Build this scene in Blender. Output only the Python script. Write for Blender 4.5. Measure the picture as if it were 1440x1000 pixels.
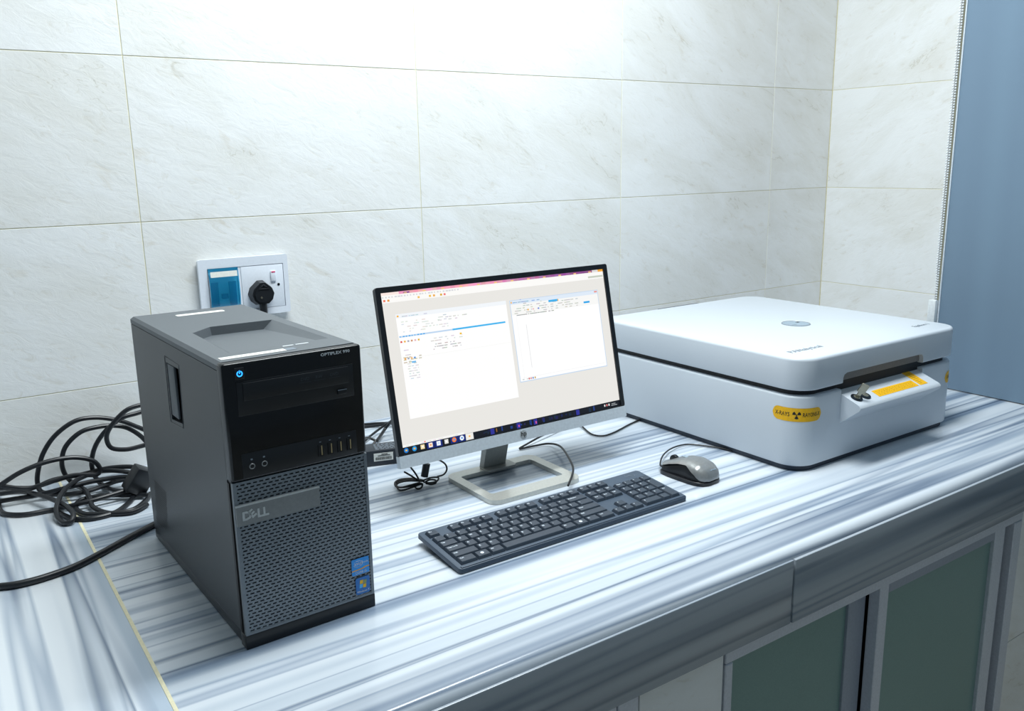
import bpy, bmesh, math, random
from mathutils import Vector, Matrix
random.seed(7)
for o in list(bpy.data.objects): bpy.data.objects.remove(o, do_unlink=True)
scn = bpy.context.scene
COL = scn.collection
PI = math.pi

# ------------------------------------------------------------------ camera
CAM = Vector((-0.268, -0.9734, 0.5798)); YAW, PITCH, ROLL, FPX = 0.6016, 0.2217, -0.0179, 1214.47
FW = Vector((math.sin(YAW)*math.cos(PITCH), math.cos(YAW)*math.cos(PITCH), -math.sin(PITCH)))
_rt = Vector((math.cos(YAW), -math.sin(YAW), 0)); _up = _rt.cross(FW)
RT = _rt*math.cos(ROLL) + _up*math.sin(ROLL); UP = -_rt*math.sin(ROLL) + _up*math.cos(ROLL)
cd = bpy.data.cameras.new('camera'); cam = bpy.data.objects.new('camera', cd); COL.objects.link(cam)
cd.sensor_width = 36; cd.lens = 36*FPX/1440; cd.clip_start = .01
m = Matrix((RT, UP, -FW)).transposed().to_4x4(); m.translation = CAM; cam.matrix_world = m
scn.camera = cam

# ------------------------------------------------------------------ light
w = bpy.data.worlds.new('room_ambience'); scn.world = w; w.use_nodes = True
bg = w.node_tree.nodes['Background']; bg.inputs[0].default_value = (.62, .83, 1, 1); bg.inputs[1].default_value = .22
def area(name, loc, sx, sy, power, col=(1, 1, 1), rot=(0, 0, 0)):
    l = bpy.data.lights.new(name, 'AREA'); l.shape = 'RECTANGLE'; l.size = sx; l.size_y = sy; l.energy = power; l.color = col
    o = bpy.data.objects.new(name, l); COL.objects.link(o); o.location = loc; o.rotation_euler = rot; return o
area('ceiling_lamp_light', (0.66, 0.06, 1.86), 1.2, .3, 45, (.92, .98, 1))
vs = scn.view_settings; vs.view_transform = 'Standard'; vs.look = 'None'; vs.gamma = 1; vs.exposure = 0; vs.use_curve_mapping = False

# ------------------------------------------------------------------ helpers
def ray(px, py): return FW + RT*((px-720)/FPX) - UP*((py-500)/FPX)
def hit(px, py, ax, v):
    d = ray(px, py); return CAM + d*((v-CAM[ax])/d[ax])
def onz(px, py, z=0.0): return hit(px, py, 2, z)
def ony(px, py, y): return hit(px, py, 1, y)
def lin(c):
    c /= 255; return c/12.92 if c <= .04045 else ((c+.055)/1.055)**2.4
def rgb(r, g, b): return (lin(r), lin(g), lin(b), 1)

def new_mat(name):
    m = bpy.data.materials.new(name); m.use_nodes = True
    return m, m.node_tree.nodes, m.node_tree.links, m.node_tree.nodes['Principled BSDF']
def mat(name, col, rough=.5, metal=0, emit=0, grain=.06, scale=220, bump=0, coat=0, spec=.5):
    """Principled material with a fine procedural grain in colour and roughness."""
    m, N, L, b = new_mat(name)
    b.inputs['Roughness'].default_value = rough; b.inputs['Metallic'].default_value = metal
    b.inputs['Coat Weight'].default_value = coat; b.inputs['Specular IOR Level'].default_value = spec
    tc = N.new('ShaderNodeTexCoord'); nz = N.new('ShaderNodeTexNoise'); nz.inputs['Scale'].default_value = scale
    nz.inputs['Detail'].default_value = 3; L.new(tc.outputs['Object'], nz.inputs['Vector'])
    r = N.new('ShaderNodeValToRGB'); r.color_ramp.elements[0].position = .3; r.color_ramp.elements[1].position = .7
    r.color_ramp.elements[0].color = tuple(c*(1-grain) for c in col[:3]) + (1,)
    r.color_ramp.elements[1].color = tuple(min(1, c*(1+grain)) for c in col[:3]) + (1,)
    L.new(nz.outputs['Fac'], r.inputs['Fac']); L.new(r.outputs['Color'], b.inputs['Base Color'])
    if bump:
        bp = N.new('ShaderNodeBump'); bp.inputs['Strength'].default_value = bump; bp.inputs['Distance'].default_value = .0006
        L.new(nz.outputs['Fac'], bp.inputs['Height']); L.new(bp.outputs['Normal'], b.inputs['Normal'])
    if emit:
        L.new(r.outputs['Color'], b.inputs['Emission Color']); b.inputs['Emission Strength'].default_value = emit
    return m

def tile_mat(name):
    """off-white stone tile: slaty diagonal relief, brownish flecks and hairline cracks"""
    m, N, L, b = new_mat(name)
    tc = N.new('ShaderNodeTexCoord'); oi = N.new('ShaderNodeObjectInfo')
    sc = N.new('ShaderNodeVectorMath'); sc.operation = 'SCALE'; sc.inputs[0].default_value = (13.7, 9.1, 5.3); L.new(oi.outputs['Random'], sc.inputs['Scale'])
    m0 = N.new('ShaderNodeMapping'); m0.inputs['Rotation'].default_value = (0, -.42, 0); L.new(tc.outputs['Object'], m0.inputs[0])
    ad = N.new('ShaderNodeVectorMath'); ad.operation = 'ADD'; L.new(m0.outputs[0], ad.inputs[0]); L.new(sc.outputs[0], ad.inputs[1])
    mp = N.new('ShaderNodeMapping'); mp.inputs['Scale'].default_value = (.62, 1, 1.5); L.new(ad.outputs[0], mp.inputs[0])
    def nz(scale, det, rough, dist):
        n = N.new('ShaderNodeTexNoise'); n.inputs['Scale'].default_value = scale; n.inputs['Detail'].default_value = det; n.inputs['Roughness'].default_value = rough; n.inputs['Distortion'].default_value = dist
        L.new(mp.outputs[0], n.inputs['Vector']); return n
    def ramp(n, *st):
        r = N.new('ShaderNodeValToRGB'); e = r.color_ramp.elements; e[0].position, e[0].color = st[0]; e[1].position, e[1].color = st[-1]
        for p_, c_ in st[1:-1]: x = e.new(p_); x.color = c_
        L.new(n.outputs['Fac'], r.inputs[0]); return r
    W1 = (1, 1, 1, 1)
    big = nz(5, 7, .66, .5); fine = nz(38, 6, .68, 1.0); crack = nz(4.2, 5, .6, .9); fleck = nz(16, 4, .6, .6)
    r1 = ramp(big, (.30, (.79, .785, .74, 1)), (.58, (.885, .895, .885, 1)))
    r2 = ramp(fine, (.30, (.86, .83, .77, 1)), (.42, W1))
    r3 = ramp(fleck, (.27, (.82, .76, .66, 1)), (.36, W1))
    r4 = ramp(crack, (.492, W1), (.498, (.76, .74, .68, 1)), (.504, W1))
    msk = ramp(big, (.36, W1), (.44, (0, 0, 0, 1)))
    cur = r1.outputs[0]
    for r, f in ((r2, .6), (r3, .45), (r4, None)):
        mx = N.new('ShaderNodeMix'); mx.data_type = 'RGBA'; mx.blend_type = 'MULTIPLY'
        if f is None: L.new(msk.outputs[0], mx.inputs[0])
        else: mx.inputs[0].default_value = f
        L.new(cur, mx.inputs[6]); L.new(r.outputs[0], mx.inputs[7]); cur = mx.outputs[2]
    L.new(cur, b.inputs['Base Color']); b.inputs['Roughness'].default_value = .5; b.inputs['Specular IOR Level'].default_value = .3
    bp = N.new('ShaderNodeBump'); bp.inputs['Strength'].default_value = .35; bp.inputs['Distance'].default_value = .004
    mm = N.new('ShaderNodeMath'); mm.operation = 'MULTIPLY_ADD'; mm.inputs[1].default_value = .6
    L.new(fine.outputs['Fac'], mm.inputs[0]); L.new(big.outputs['Fac'], mm.inputs[2]); L.new(mm.outputs[0], bp.inputs['Height']); L.new(bp.outputs[0], b.inputs['Normal'])
    return m

def marble_mat(name, along='x', off=0.0, base=(215, 222, 229), mid=(196, 206, 216), low=(138, 154, 173), vein=(116, 134, 157)):
    """white marble with long blue-grey bands running along one axis"""
    m, N, L, b = new_mat(name)
    tc = N.new('ShaderNodeTexCoord'); mp = N.new('ShaderNodeMapping'); L.new(tc.outputs['Object'], mp.inputs[0])
    mp.inputs['Location'].default_value = (off, off*.7, off*.3)
    mp.inputs['Rotation'].default_value = (0, 0, .010 if along == 'x' else .06)
    mp.inputs['Scale'].default_value = (.16, 10, 10) if along == 'x' else (9, .22, 9)
    def nz(scale, det, rough=.55, sh=0):
        n = N.new('ShaderNodeTexNoise'); n.inputs['Scale'].default_value = scale; n.inputs['Detail'].default_value = det
        n.inputs['Roughness'].default_value = rough
        v = N.new('ShaderNodeVectorMath'); v.operation = 'ADD'; v.inputs[1].default_value = (sh, sh*1.7, sh*.6); L.new(mp.outputs[0], v.inputs[0]); L.new(v.outputs[0], n.inputs['Vector']); return n
    def ramp(n, stops):
        r = N.new('ShaderNodeValToRGB'); e = r.color_ramp.elements
        e[0].position, e[0].color = stops[0]; e[1].position, e[1].color = stops[-1]
        for p_, c_ in stops[1:-1]: x = e.new(p_); x.color = c_
        L.new(n.outputs['Fac'], r.inputs[0]); return r
    W1 = (1, 1, 1, 1)
    bands = ramp(nz(1.5, 1.6, .5), [(.33, rgb(*low)), (.43, rgb(*mid)), (.54, rgb(*base))])
    fine = ramp(nz(4.0, 1, .5, 4.1), [(.30, rgb(205, 214, 224)), (.50, W1)])
    def line(sc, c0, wd, sh, col): return ramp(nz(sc, 1, .3, sh), [(c0-wd*1.8, W1), (c0, rgb(*col)), (c0+wd, W1)])
    v1 = line(2.1, .42, .034, 7.7, vein); v2 = line(2.6, .60, .03, 12.3, tuple(min(255, x+30) for x in vein)); v3 = line(1.7, .55, .018, 21.0, tuple(min(255, x+22) for x in vein))
    cur = bands.outputs[0]
    for r, f in ((fine, .6), (v1, .8), (v2, .6), (v3, .5)):
        mx = N.new('ShaderNodeMix'); mx.data_type = 'RGBA'; mx.blend_type = 'MULTIPLY'; mx.inputs[0].default_value = f
        L.new(cur, mx.inputs[6]); L.new(r.outputs[0], mx.inputs[7]); cur = mx.outputs[2]
    L.new(cur, b.inputs['Base Color']); b.inputs['Roughness'].default_value = .2; b.inputs['Specular IOR Level'].default_value = .45
    return m

def thin_mat(name, col, gloss_rough=.08):
    """coloured clear plastic"""
    m, N, L, b = new_mat(name); N.remove(b); out = N['Material Output']
    t = N.new('ShaderNodeBsdfTransparent'); t.inputs[0].default_value = col
    g = N.new('ShaderNodeBsdfGlossy'); g.inputs['Roughness'].default_value = gloss_rough; g.inputs[0].default_value = (1, 1, 1, 1)
    f = N.new('ShaderNodeFresnel'); f.inputs[0].default_value = 1.5
    d = N.new('ShaderNodeBsdfDiffuse'); d.inputs[0].default_value = (.02, .50, .95, 1)
    td = N.new('ShaderNodeMixShader'); td.inputs[0].default_value = .22; L.new(t.outputs[0], td.inputs[1]); L.new(d.outputs[0], td.inputs[2])
    mx = N.new('ShaderNodeMixShader'); L.new(f.outputs[0], mx.inputs[0]); L.new(td.outputs[0], mx.inputs[1]); L.new(g.outputs[0], mx.inputs[2])
    L.new(mx.outputs[0], out.inputs[0]); return m

def screen_mat(name):
    m, N, L, b = new_mat(name)
    at = N.new('ShaderNodeAttribute'); at.attribute_name = 'Col'
    b.inputs['Base Color'].default_value = (.01, .01, .012, 1); b.inputs['Roughness'].default_value = .45; b.inputs['Specular IOR Level'].default_value = .25
    L.new(at.outputs['Color'], b.inputs['Emission Color']); b.inputs['Emission Strength'].default_value = 1.0
    return m

def blind_mat(name):
    m, N, L, b = new_mat(name)
    tc = N.new('ShaderNodeTexCoord'); mp = N.new('ShaderNodeMapping'); mp.inputs['Scale'].default_value = (1, 9, .15); L.new(tc.outputs['Object'], mp.inputs[0])
    n1 = N.new('ShaderNodeTexNoise'); n1.inputs['Scale'].default_value = 1.5; n1.inputs['Detail'].default_value = 1; L.new(mp.outputs[0], n1.inputs['Vector'])
    n2 = N.new('ShaderNodeTexNoise'); n2.inputs['Scale'].default_value = 900; n2.inputs['Detail'].default_value = 1; L.new(tc.outputs['Object'], n2.inputs['Vector'])
    r = N.new('ShaderNodeValToRGB'); e = r.color_ramp.elements; e[0].position = .35; e[0].color = rgb(113, 134, 153); e[1].position = .65; e[1].color = rgb(116, 138, 157)
    L.new(n1.outputs['Fac'], r.inputs[0]); L.new(r.outputs[0], b.inputs['Base Color']); b.inputs['Roughness'].default_value = .85; b.inputs['Specular IOR Level'].default_value = .2
    bp = N.new('ShaderNodeBump'); bp.inputs['Strength'].default_value = .2; bp.inputs['Distance'].default_value = .0005; L.new(n2.outputs['Fac'], bp.inputs['Height']); L.new(bp.outputs[0], b.inputs['Normal'])
    return m

M = dict(
    tile=tile_mat('stone_tile'), grout=mat('yellow_grout', rgb(228, 222, 190), .9, bump=.3),
    plaster=mat('plaster', rgb(225, 226, 222), .9), floor=mat('floor_tile', rgb(170, 168, 160), .5, scale=8),
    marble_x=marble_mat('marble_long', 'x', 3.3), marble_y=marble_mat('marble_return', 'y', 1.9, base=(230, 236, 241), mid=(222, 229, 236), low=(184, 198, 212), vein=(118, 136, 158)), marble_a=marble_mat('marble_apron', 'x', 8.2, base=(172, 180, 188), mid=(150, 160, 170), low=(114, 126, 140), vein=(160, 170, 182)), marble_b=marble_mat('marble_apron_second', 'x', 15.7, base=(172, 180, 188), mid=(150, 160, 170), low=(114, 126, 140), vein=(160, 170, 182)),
    alu=mat('brushed_aluminium', rgb(205, 210, 220), .42, .2), alu_shaded=mat('shaded_aluminium', rgb(158, 166, 180), .45, .2),  # second tone: same door-frame aluminium with shade put into its colour
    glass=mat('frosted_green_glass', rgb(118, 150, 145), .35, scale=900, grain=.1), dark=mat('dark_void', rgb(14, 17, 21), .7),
    case=mat('charcoal_case_paint', rgb(66, 70, 74), .42, .1, scale=1500, bump=.15, grain=.12), case_top=mat('grey_top_plastic', rgb(92, 98, 103), .5, scale=1500, bump=.15, grain=.1),
    piano=mat('gloss_black', rgb(11, 13, 17), .16, spec=.4), piano2=mat('satin_black', rgb(17, 20, 25), .32), port=mat('port_black', rgb(6, 7, 9), .5),
    web=mat('grille_grey', rgb(120, 128, 135), .42, .2), badge=mat('brushed_badge', rgb(140, 143, 144), .36, .35), badge_l=mat('badge_letters', rgb(205, 210, 212), .3, .6),
    brass=mat('port_contact', rgb(190, 170, 130), .4, .6), led=mat('blue_led', rgb(40, 150, 255), .3, emit=2.2), print_w=mat('white_print', rgb(215, 220, 224), .6), print_g=mat('grey_print', rgb(120, 130, 140), .6),
    paper=mat('paper_label', rgb(232, 232, 224), .7), stick_b=mat('sticker_blue', rgb(30, 150, 235), .3), stick_b2=mat('sticker_deep_blue', rgb(10, 110, 190), .3),
    orange=mat('sticker_orange', rgb(235, 170, 60), .4), flag_y=mat('flag_yellow', rgb(250, 195, 0), .4), flag_b=mat('flag_blue', rgb(80, 190, 255), .4), flag_g=mat('flag_olive', rgb(150, 160, 95), .4),
    bezel=mat('monitor_bezel', rgb(18, 22, 27), .3), silver=mat('silver_plastic', rgb(205, 214, 221), .32, .15), stand=mat('warm_silver_stand', rgb(205, 205, 198), .28, .5), neck=mat('grey_neck', rgb(150, 152, 148), .35, .2),
    screen=screen_mat('screen_light'), rubber=mat('cable_black', rgb(22, 25, 30), .38), rubber2=mat('thin_cable_black', rgb(16, 18, 20), .45),
    kb=mat('keyboard_case', rgb(72, 86, 102), .42, scale=1800, bump=.15), key=mat('keycap', rgb(54, 65, 78), .4, scale=2000, bump=.2), legend=mat('key_legend', rgb(215, 225, 235), .5),
    mouse_s=mat('mouse_silver', rgb(158, 160, 160), .28, .55), mouse_d=mat('mouse_black', rgb(20, 24, 30), .35),
    white=mat('machine_white', rgb(207, 215, 223), .38, scale=900, bump=.06, grain=.015), seam=mat('machine_black', rgb(16, 21, 28), .5), plinth=mat('machine_plinth', rgb(46, 56, 70), .5),
    disc=mat('badge_disc_grey', rgb(150, 168, 182), .4), yellow=mat('warning_yellow', rgb(244, 186, 10), .45), ink=mat('black_ink', rgb(20, 20, 18), .6), chrome=mat('key_metal', rgb(200, 195, 175), .25, .9), lockm=mat('lock_ring', rgb(46, 54, 62), .25, .7),
    plug=mat('plug_black', rgb(26, 29, 33), .35), pvc=mat('white_socket', rgb(232, 238, 246), .3, grain=.02), red=mat('switch_red', rgb(220, 60, 110), .4), bluebox=mat('breaker_blue', rgb(30, 130, 205), .4), bluedk=mat('breaker_dark', rgb(60, 110, 160), .5), bluelt=mat('breaker_pale', rgb(205, 240, 255), .4),
    cover=thin_mat('blue_cover', (.40, .88, 1, 1)), blind=blind_mat('blind_fabric'), chain=mat('bead_white', rgb(225, 230, 232), .35), hem=mat('blind_hem', rgb(205, 214, 222), .5),
    notch=mat('notch_grey', rgb(128, 127, 127), .5),
    winglass=mat('dark_window', rgb(70, 76, 82), .1), adapter=mat('adapter_black', rgb(38, 44, 52), .45),
)

def tmp_to(bm, t):
    me = bpy.data.meshes.new('t'); t.to_mesh(me); t.free(); bm.from_mesh(me); bpy.data.meshes.remove(me)
def add_box(bm, x0, x1, y0, y1, z0, z1, bev=0, seg=2, rot=None, piv=None):
    t = bmesh.new(); bmesh.ops.create_cube(t, size=1)
    for v in t.verts: v.co = Vector(((x0+x1)/2+v.co.x*(x1-x0), (y0+y1)/2+v.co.y*(y1-y0), (z0+z1)/2+v.co.z*(z1-z0)))
    if bev: bmesh.ops.bevel(t, geom=list(t.edges), offset=bev, segments=seg, profile=.5, affect='EDGES')
    if rot is not None: bmesh.ops.rotate(t, verts=t.verts, cent=piv or (0, 0, 0), matrix=rot)
    tmp_to(bm, t); return bm
def box(*a, **k): return add_box(bmesh.new(), *a, **k)
def add_prism(bm, poly, z0, z1, axis='z', bev_top=0, bev_bot=0, seg=3):
    """extrude 2-D polygon; axis z: (x,y)->z ; axis y: (x,z) along y ; axis x: (y,z) along x"""
    def P(a, b, c): return {'z': (a, b, c), 'y': (a, c, b), 'x': (c, a, b)}[axis]
    t = bmesh.new()
    lo = [t.verts.new(P(a, b, z0)) for a, b in poly]; hi = [t.verts.new(P(a, b, z1)) for a, b in poly]
    n = len(poly); fb = t.faces.new(lo[::-1]); ft = t.faces.new(hi)
    for i in range(n): t.faces.new((lo[i], lo[(i+1) % n], hi[(i+1) % n], hi[i]))
    bmesh.ops.recalc_face_normals(t, faces=t.faces)
    if bev_top: bmesh.ops.bevel(t, geom=list(ft.edges), offset=bev_top, segments=seg, profile=.5, affect='EDGES')
    if bev_bot:
        fb = min(t.faces, key=lambda f: f.calc_center_median().z + (0 if len(f.verts) == n else 9))
        bmesh.ops.bevel(t, geom=list(fb.edges), offset=bev_bot, segments=seg, profile=.5, affect='EDGES')
    tmp_to(bm, t); return bm
def prism(*a, **k): return add_prism(bmesh.new(), *a, **k)
def rrect(x0, x1, y0, y1, r, n=8):
    out = []
    for cx, cy, a0 in ((x1-r, y0+r, -PI/2), (x1-r, y1-r, 0), (x0+r, y1-r, PI/2), (x0+r, y0+r, PI)):
        for i in range(n+1):
            a = a0+PI/2*i/n; out.append((cx+r*math.cos(a), cy+r*math.sin(a)))
    return out
def smooth_path(pts, n=8, closed=False):
    pts = [Vector(p) for p in pts]; out = []; N = len(pts)
    for i in range(N if closed else N-1):
        if closed: a, b, c, d = pts[i-1], pts[i], pts[(i+1) % N], pts[(i+2) % N]
        else: a, b, c, d = pts[max(i-1, 0)], pts[i], pts[i+1], pts[min(i+2, N-1)]
        for k in range(n):
            t = k/n; out.append(.5*((2*b)+(c-a)*t+(2*a-5*b+4*c-d)*t*t+(3*b-a-3*c+d)*t**3))
    if not closed: out.append(pts[-1])
    return out
def add_tube(bm, pts, r, n=8, sub=8, closed=False, minz=None):
    P = smooth_path(pts, sub, closed) if sub else [Vector(p) for p in pts]
    if minz is not None:
        for q in P: q.z = max(q.z, minz)
    rings = []; N = len(P); up = None
    for i, q in enumerate(P):
        t = (P[(i+1) % N]-P[i-1]) if closed else (P[min(i+1, N-1)]-P[max(i-1, 0)])
        t = t.normalized() if t.length > 1e-9 else Vector((1, 0, 0))
        if up is None: up = t.orthogonal().normalized()
        up = (up-t*up.dot(t)); up = up.normalized() if up.length > 1e-6 else t.orthogonal().normalized()
        s = t.cross(up)
        rings.append([bm.verts.new(q+(up*math.cos(2*PI*k/n)+s*math.sin(2*PI*k/n))*r) for k in range(n)])
    for i in range(N if closed else N-1):
        a, b = rings[i], rings[(i+1) % N]
        for k in range(n): bm.faces.new((a[k], a[(k+1) % n], b[(k+1) % n], b[k]))
    if not closed: bm.faces.new(rings[0][::-1]); bm.faces.new(rings[-1])
    return bm
def tube(*a, **k): return add_tube(bmesh.new(), *a, **k)
def add_cyl(bm, c, r, h, axis='z', n=24, bev=0, r2=None):
    t = bmesh.new(); bmesh.ops.create_cone(t, cap_ends=True, segments=n, radius1=r, radius2=r if r2 is None else r2, depth=h)
    if bev: bmesh.ops.bevel(t, geom=[e for e in t.edges if any(len(f.verts) > 4 for f in e.link_faces)], offset=bev, segments=2, profile=.5, affect='EDGES')
    R = {'z': Matrix(), 'y': Matrix.Rotation(PI/2, 4, 'X'), 'x': Matrix.Rotation(PI/2, 4, 'Y')}[axis]
    bmesh.ops.transform(t, matrix=Matrix.Translation(c) @ R, verts=t.verts); tmp_to(bm, t); return bm
def cyl(*a, **k): return add_cyl(bmesh.new(), *a, **k)
def obj(name, bm, m, parent=None, loc=None, rot=None, smooth=35, **props):
    me = bpy.data.meshes.new(name); bm.normal_update(); bm.to_mesh(me); bm.free()
    for mm in (m if isinstance(m, (list, tuple)) else [m]): me.materials.append(mm)
    if smooth: me.shade_smooth(); me.set_sharp_from_angle(angle=math.radians(smooth))
    return link(name, me, parent, loc, rot, **props)
def link(name, me, parent=None, loc=None, rot=None, **props):
    o = bpy.data.objects.new(name, me); COL.objects.link(o)
    if parent: o.parent = parent
    if loc is not None: o.location = loc
    if rot is not None: o.rotation_euler = rot
    for k, v in props.items(): o[k] = v
    return o
def thing(name, label, cat, loc=(0, 0, 0), rot=(0, 0, 0), group=None):
    o = link(name, None, None, loc, rot); o['label'] = label; o['category'] = cat
    if group: o['group'] = group
    return o
def add_text(bm, s, size, mtx, ext=.00015, align='LEFT', res=2, bold=0, xs=1.0):
    cu = bpy.data.curves.new('t', 'FONT'); cu.body = s; cu.size = size; cu.extrude = ext; cu.align_x = align; cu.align_y = 'CENTER'; cu.resolution_u = res; cu.offset = bold
    ob = bpy.data.objects.new('t', cu); me = bpy.data.meshes.new_from_object(ob)
    me.transform(mtx @ Matrix.Diagonal((xs, 1, 1, 1))); bm.from_mesh(me)
    bpy.data.objects.remove(ob); bpy.data.curves.remove(cu); bpy.data.meshes.remove(me); return bm
def text(*a, **k): return add_text(bmesh.new(), *a, **k)
FRONT = Matrix.Rotation(PI/2, 4, 'X')               # text facing -y
def TX(x, y, z, R=Matrix()): return Matrix.Translation((x, y, z)) @ R
def quad(pts):
    bm = bmesh.new(); bm.faces.new([bm.verts.new(p) for p in pts]); return bm
def boolean_cut(o, cutter_bm):
    me = bpy.data.meshes.new('c'); cutter_bm.to_mesh(me); cutter_bm.free()
    c = bpy.data.objects.new('c', me); COL.objects.link(c); c.parent = o.parent
    md = o.modifiers.new('cut', 'BOOLEAN'); md.object = c; md.operation = 'DIFFERENCE'; md.solver = 'EXACT'
    bpy.context.view_layer.update(); dg = bpy.context.evaluated_depsgraph_get()
    new = bpy.data.meshes.new_from_object(o.evaluated_get(dg)); o.modifiers.clear(); o.data = new
    bpy.data.objects.remove(c); bpy.data.meshes.remove(me)
    new.shade_smooth(); new.set_sharp_from_angle(angle=math.radians(35))

# ------------------------------------------------------------------ the setting
YW = .793; FLOOR = -.80; CEIL = 1.90; XC = 2.194; YJ = .398; XO = 2.194
S = dict(kind='structure')
obj('floor', box(-3, 3.2, -3, 1.0, FLOOR-.05, FLOOR), M['floor'], **S)
obj('ceiling', box(-3, 3.2, -3, 1.0, CEIL, CEIL+.05), M['plaster'], **S)
wb = obj('wall_back', box(-2.4, XC+.03, YW+.0012, YW+.15, FLOOR, CEIL), M['grout'], **S)
rows = [.1724-.304, .1724, .4783, .7799, 1.084, 1.388, 1.692, CEIL]
cols = [.0937+.6067*k for k in range(-4, 4)] + [XC]
G = .0008
_tiles = {}
def tile(parent, w_, h_, loc, rz=0):
    key = (round(w_, 3), round(h_, 3))
    if key not in _tiles:
        o = obj('tile', box(-w_/2, w_/2, -.004, .004, -h_/2, h_/2, bev=.0005, seg=1), M['tile'], parent, loc, (0, 0, rz)); _tiles[key] = o.data
    else: link('tile', _tiles[key], parent, loc, (0, 0, rz))
for i in range(len(cols)-1):
    for j in range(len(rows)-1):
        w_, h_ = cols[i+1]-cols[i]-2*G, rows[j+1]-rows[j]-2*G
        tile(wb, w_, h_, ((cols[i]+cols[i+1])/2, YW+.004, (rows[j]+rows[j+1])/2))
wr = obj('wall_right', box(XC+.0012, XC+.16, YJ+.001, YW+.15, FLOOR, CEIL), M['grout'], **S)
for j in range(len(rows)-1):
    tile(wr, YW-YJ-.002, rows[j+1]-rows[j]-2*G, (XC+.004, (YW+YJ)/2-.001, (rows[j]+rows[j+1])/2), PI/2)
for z0, z1 in ((FLOOR, .03), (1.75, CEIL)): obj('wall_outer', box(XC+.0075, XC+.16, -3, YJ, z0, z1), M['plaster'], **S)
obj('wall_outer', box(XC+.0075, XC+.16, -3, -1.4, .03, 1.75), M['plaster'], **S)
win = obj('window_1', box(XC+.075, XC+.080, -1.4, YJ-.001, .03, 1.75), M['winglass'], **S)
for z in (.031, 1.708): obj('window_frame', box(XC+.05, XC+.10, -1.4, YJ-.001, z, z+.04), M['alu'], win)
for y in (-1.4, -.45, YJ-.042): obj('window_frame', box(XC+.048, XC+.102, y, y+.04, .032, 1.748), M['alu'], win)

# ------------------------------------------------------------------ marble worktop
YF = -.2211; JX = -.1025; AP = .119
top = thing('marble_worktop', 'white marble worktop with long blue-grey bands carrying the computer and white machine', 'worktop', (0, 0, -.03))
zt, zb_ = .03, 0.0
def slab_profile(bm, x0, x1):
    r = .016; prof = [(YW-.0005, 0), (YW-.0005, .03)]
    for k in range(7):
        a = PI/2+PI/2*k/6; prof.append((YF+.003+r+r*math.cos(a), .03-r+r*math.sin(a)))
    prof += [(YF+.003, 0)]
    return add_prism(bm, prof, x0, x1, 'x')
obj('slab', slab_profile(bmesh.new(), JX+.0012, XC-.001), M['marble_x'], top)
obj('slab', box(-1.3, JX-.0012, -.75, YW-.0005, 0, .03, bev=.002), M['marble_y'], top, label='marble slab with bands running towards the wall')
obj('joint_strip', box(JX-.0022, JX+.0022, YF+.016, YW-.001, .01, .0304), M['grout'], top, label='yellowed grout joint between the two slabs')
obj('sill_slab', box(XC+.001, XC+.045, YF, YJ-.001, 0, .03), M['marble_x'], top)
AJ = .757
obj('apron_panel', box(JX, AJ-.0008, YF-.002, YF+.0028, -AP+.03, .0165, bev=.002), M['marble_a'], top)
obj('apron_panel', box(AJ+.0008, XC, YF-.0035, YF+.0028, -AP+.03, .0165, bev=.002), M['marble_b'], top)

# ------------------------------------------------------------------ cabinet front below the worktop
YCF = YF+.012; ZA = -AP-.0005
def pier(x0, x1, label):
    o = obj('wall_pier', box(x0+.002, x1-.002, YCF+.006, YCF+.12, FLOOR, ZA-.001), M['grout'], kind='structure')
    z = ZA-.002
    while z > FLOOR+.02:
        z2 = max(FLOOR+.001, z-.304); tile(o, x1-x0-2*G, z-z2-2*G, ((x0+x1)/2, YCF+.003, (z+z2)/2)); z = z2
pier(.455, .622, ''); pier(1.503, 1.80, '')
cab = thing('base_cabinet', 'grey aluminium framed cupboard with frosted green sliding doors under the marble worktop', 'cupboard', (0, 0, FLOOR))
def cb(name, x0, x1, y0, y1, z0, z1, m, par=cab, bev=.0015, **k): return obj(name, box(x0, x1, y0, y1, z0-FLOOR, z1-FLOOR, bev=bev, seg=1), M[m], par, **k)
cb('top_rail', .624, 1.500, YCF-.004, YCF+.05, ZA-.026, ZA-.001, 'alu')
cb('side_stile', .624, .640, YCF-.004, YCF+.05, FLOOR+.002, ZA-.027, 'alu')
cb('side_stile', 1.470, 1.500, YCF-.004, YCF+.05, FLOOR+.002, ZA-.027, 'alu')
cb('bottom_rail', .641, 1.469, YCF, YCF+.05, FLOOR+.002, FLOOR+.05, 'alu')
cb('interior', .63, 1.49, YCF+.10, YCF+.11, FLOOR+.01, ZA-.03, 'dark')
d1 = cb('door', .642, .975, YCF+.034, YCF+.040, FLOOR+.052, ZA-.028, 'glass', label='frosted dark green glass pane')
cb('stile', .972, 1.020, YCF+.028, YCF+.046, FLOOR+.052, ZA-.028, 'alu_shaded', d1)
d2 = cb('door', 1.045, 1.415, YCF+.012, YCF+.018, FLOOR+.052, ZA-.050, 'glass', label='frosted dark green glass pane')
cb('stile', 1.024, 1.050, YCF+.004, YCF+.026, FLOOR+.052, ZA-.028, 'alu', d2)
cb('stile', 1.412, 1.450, YCF+.004, YCF+.026, FLOOR+.052, ZA-.028, 'alu', d2)
cb('rail', 1.051, 1.411, YCF+.004, YCF+.026, ZA-.050, ZA-.028, 'alu_shaded', d2)
cab2 = thing('base_cabinet', 'aluminium cupboard frame left of the cream tile pier under the worktop', 'cupboard', (0, 0, FLOOR))
cb('side_stile', .415, .452, YCF-.004, YCF+.05, FLOOR+.002, ZA-.001, 'alu', cab2)
cb('door', -.09, .413, YCF+.02, YCF+.026, FLOOR+.052, ZA-.028, 'glass', cab2)
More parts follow.
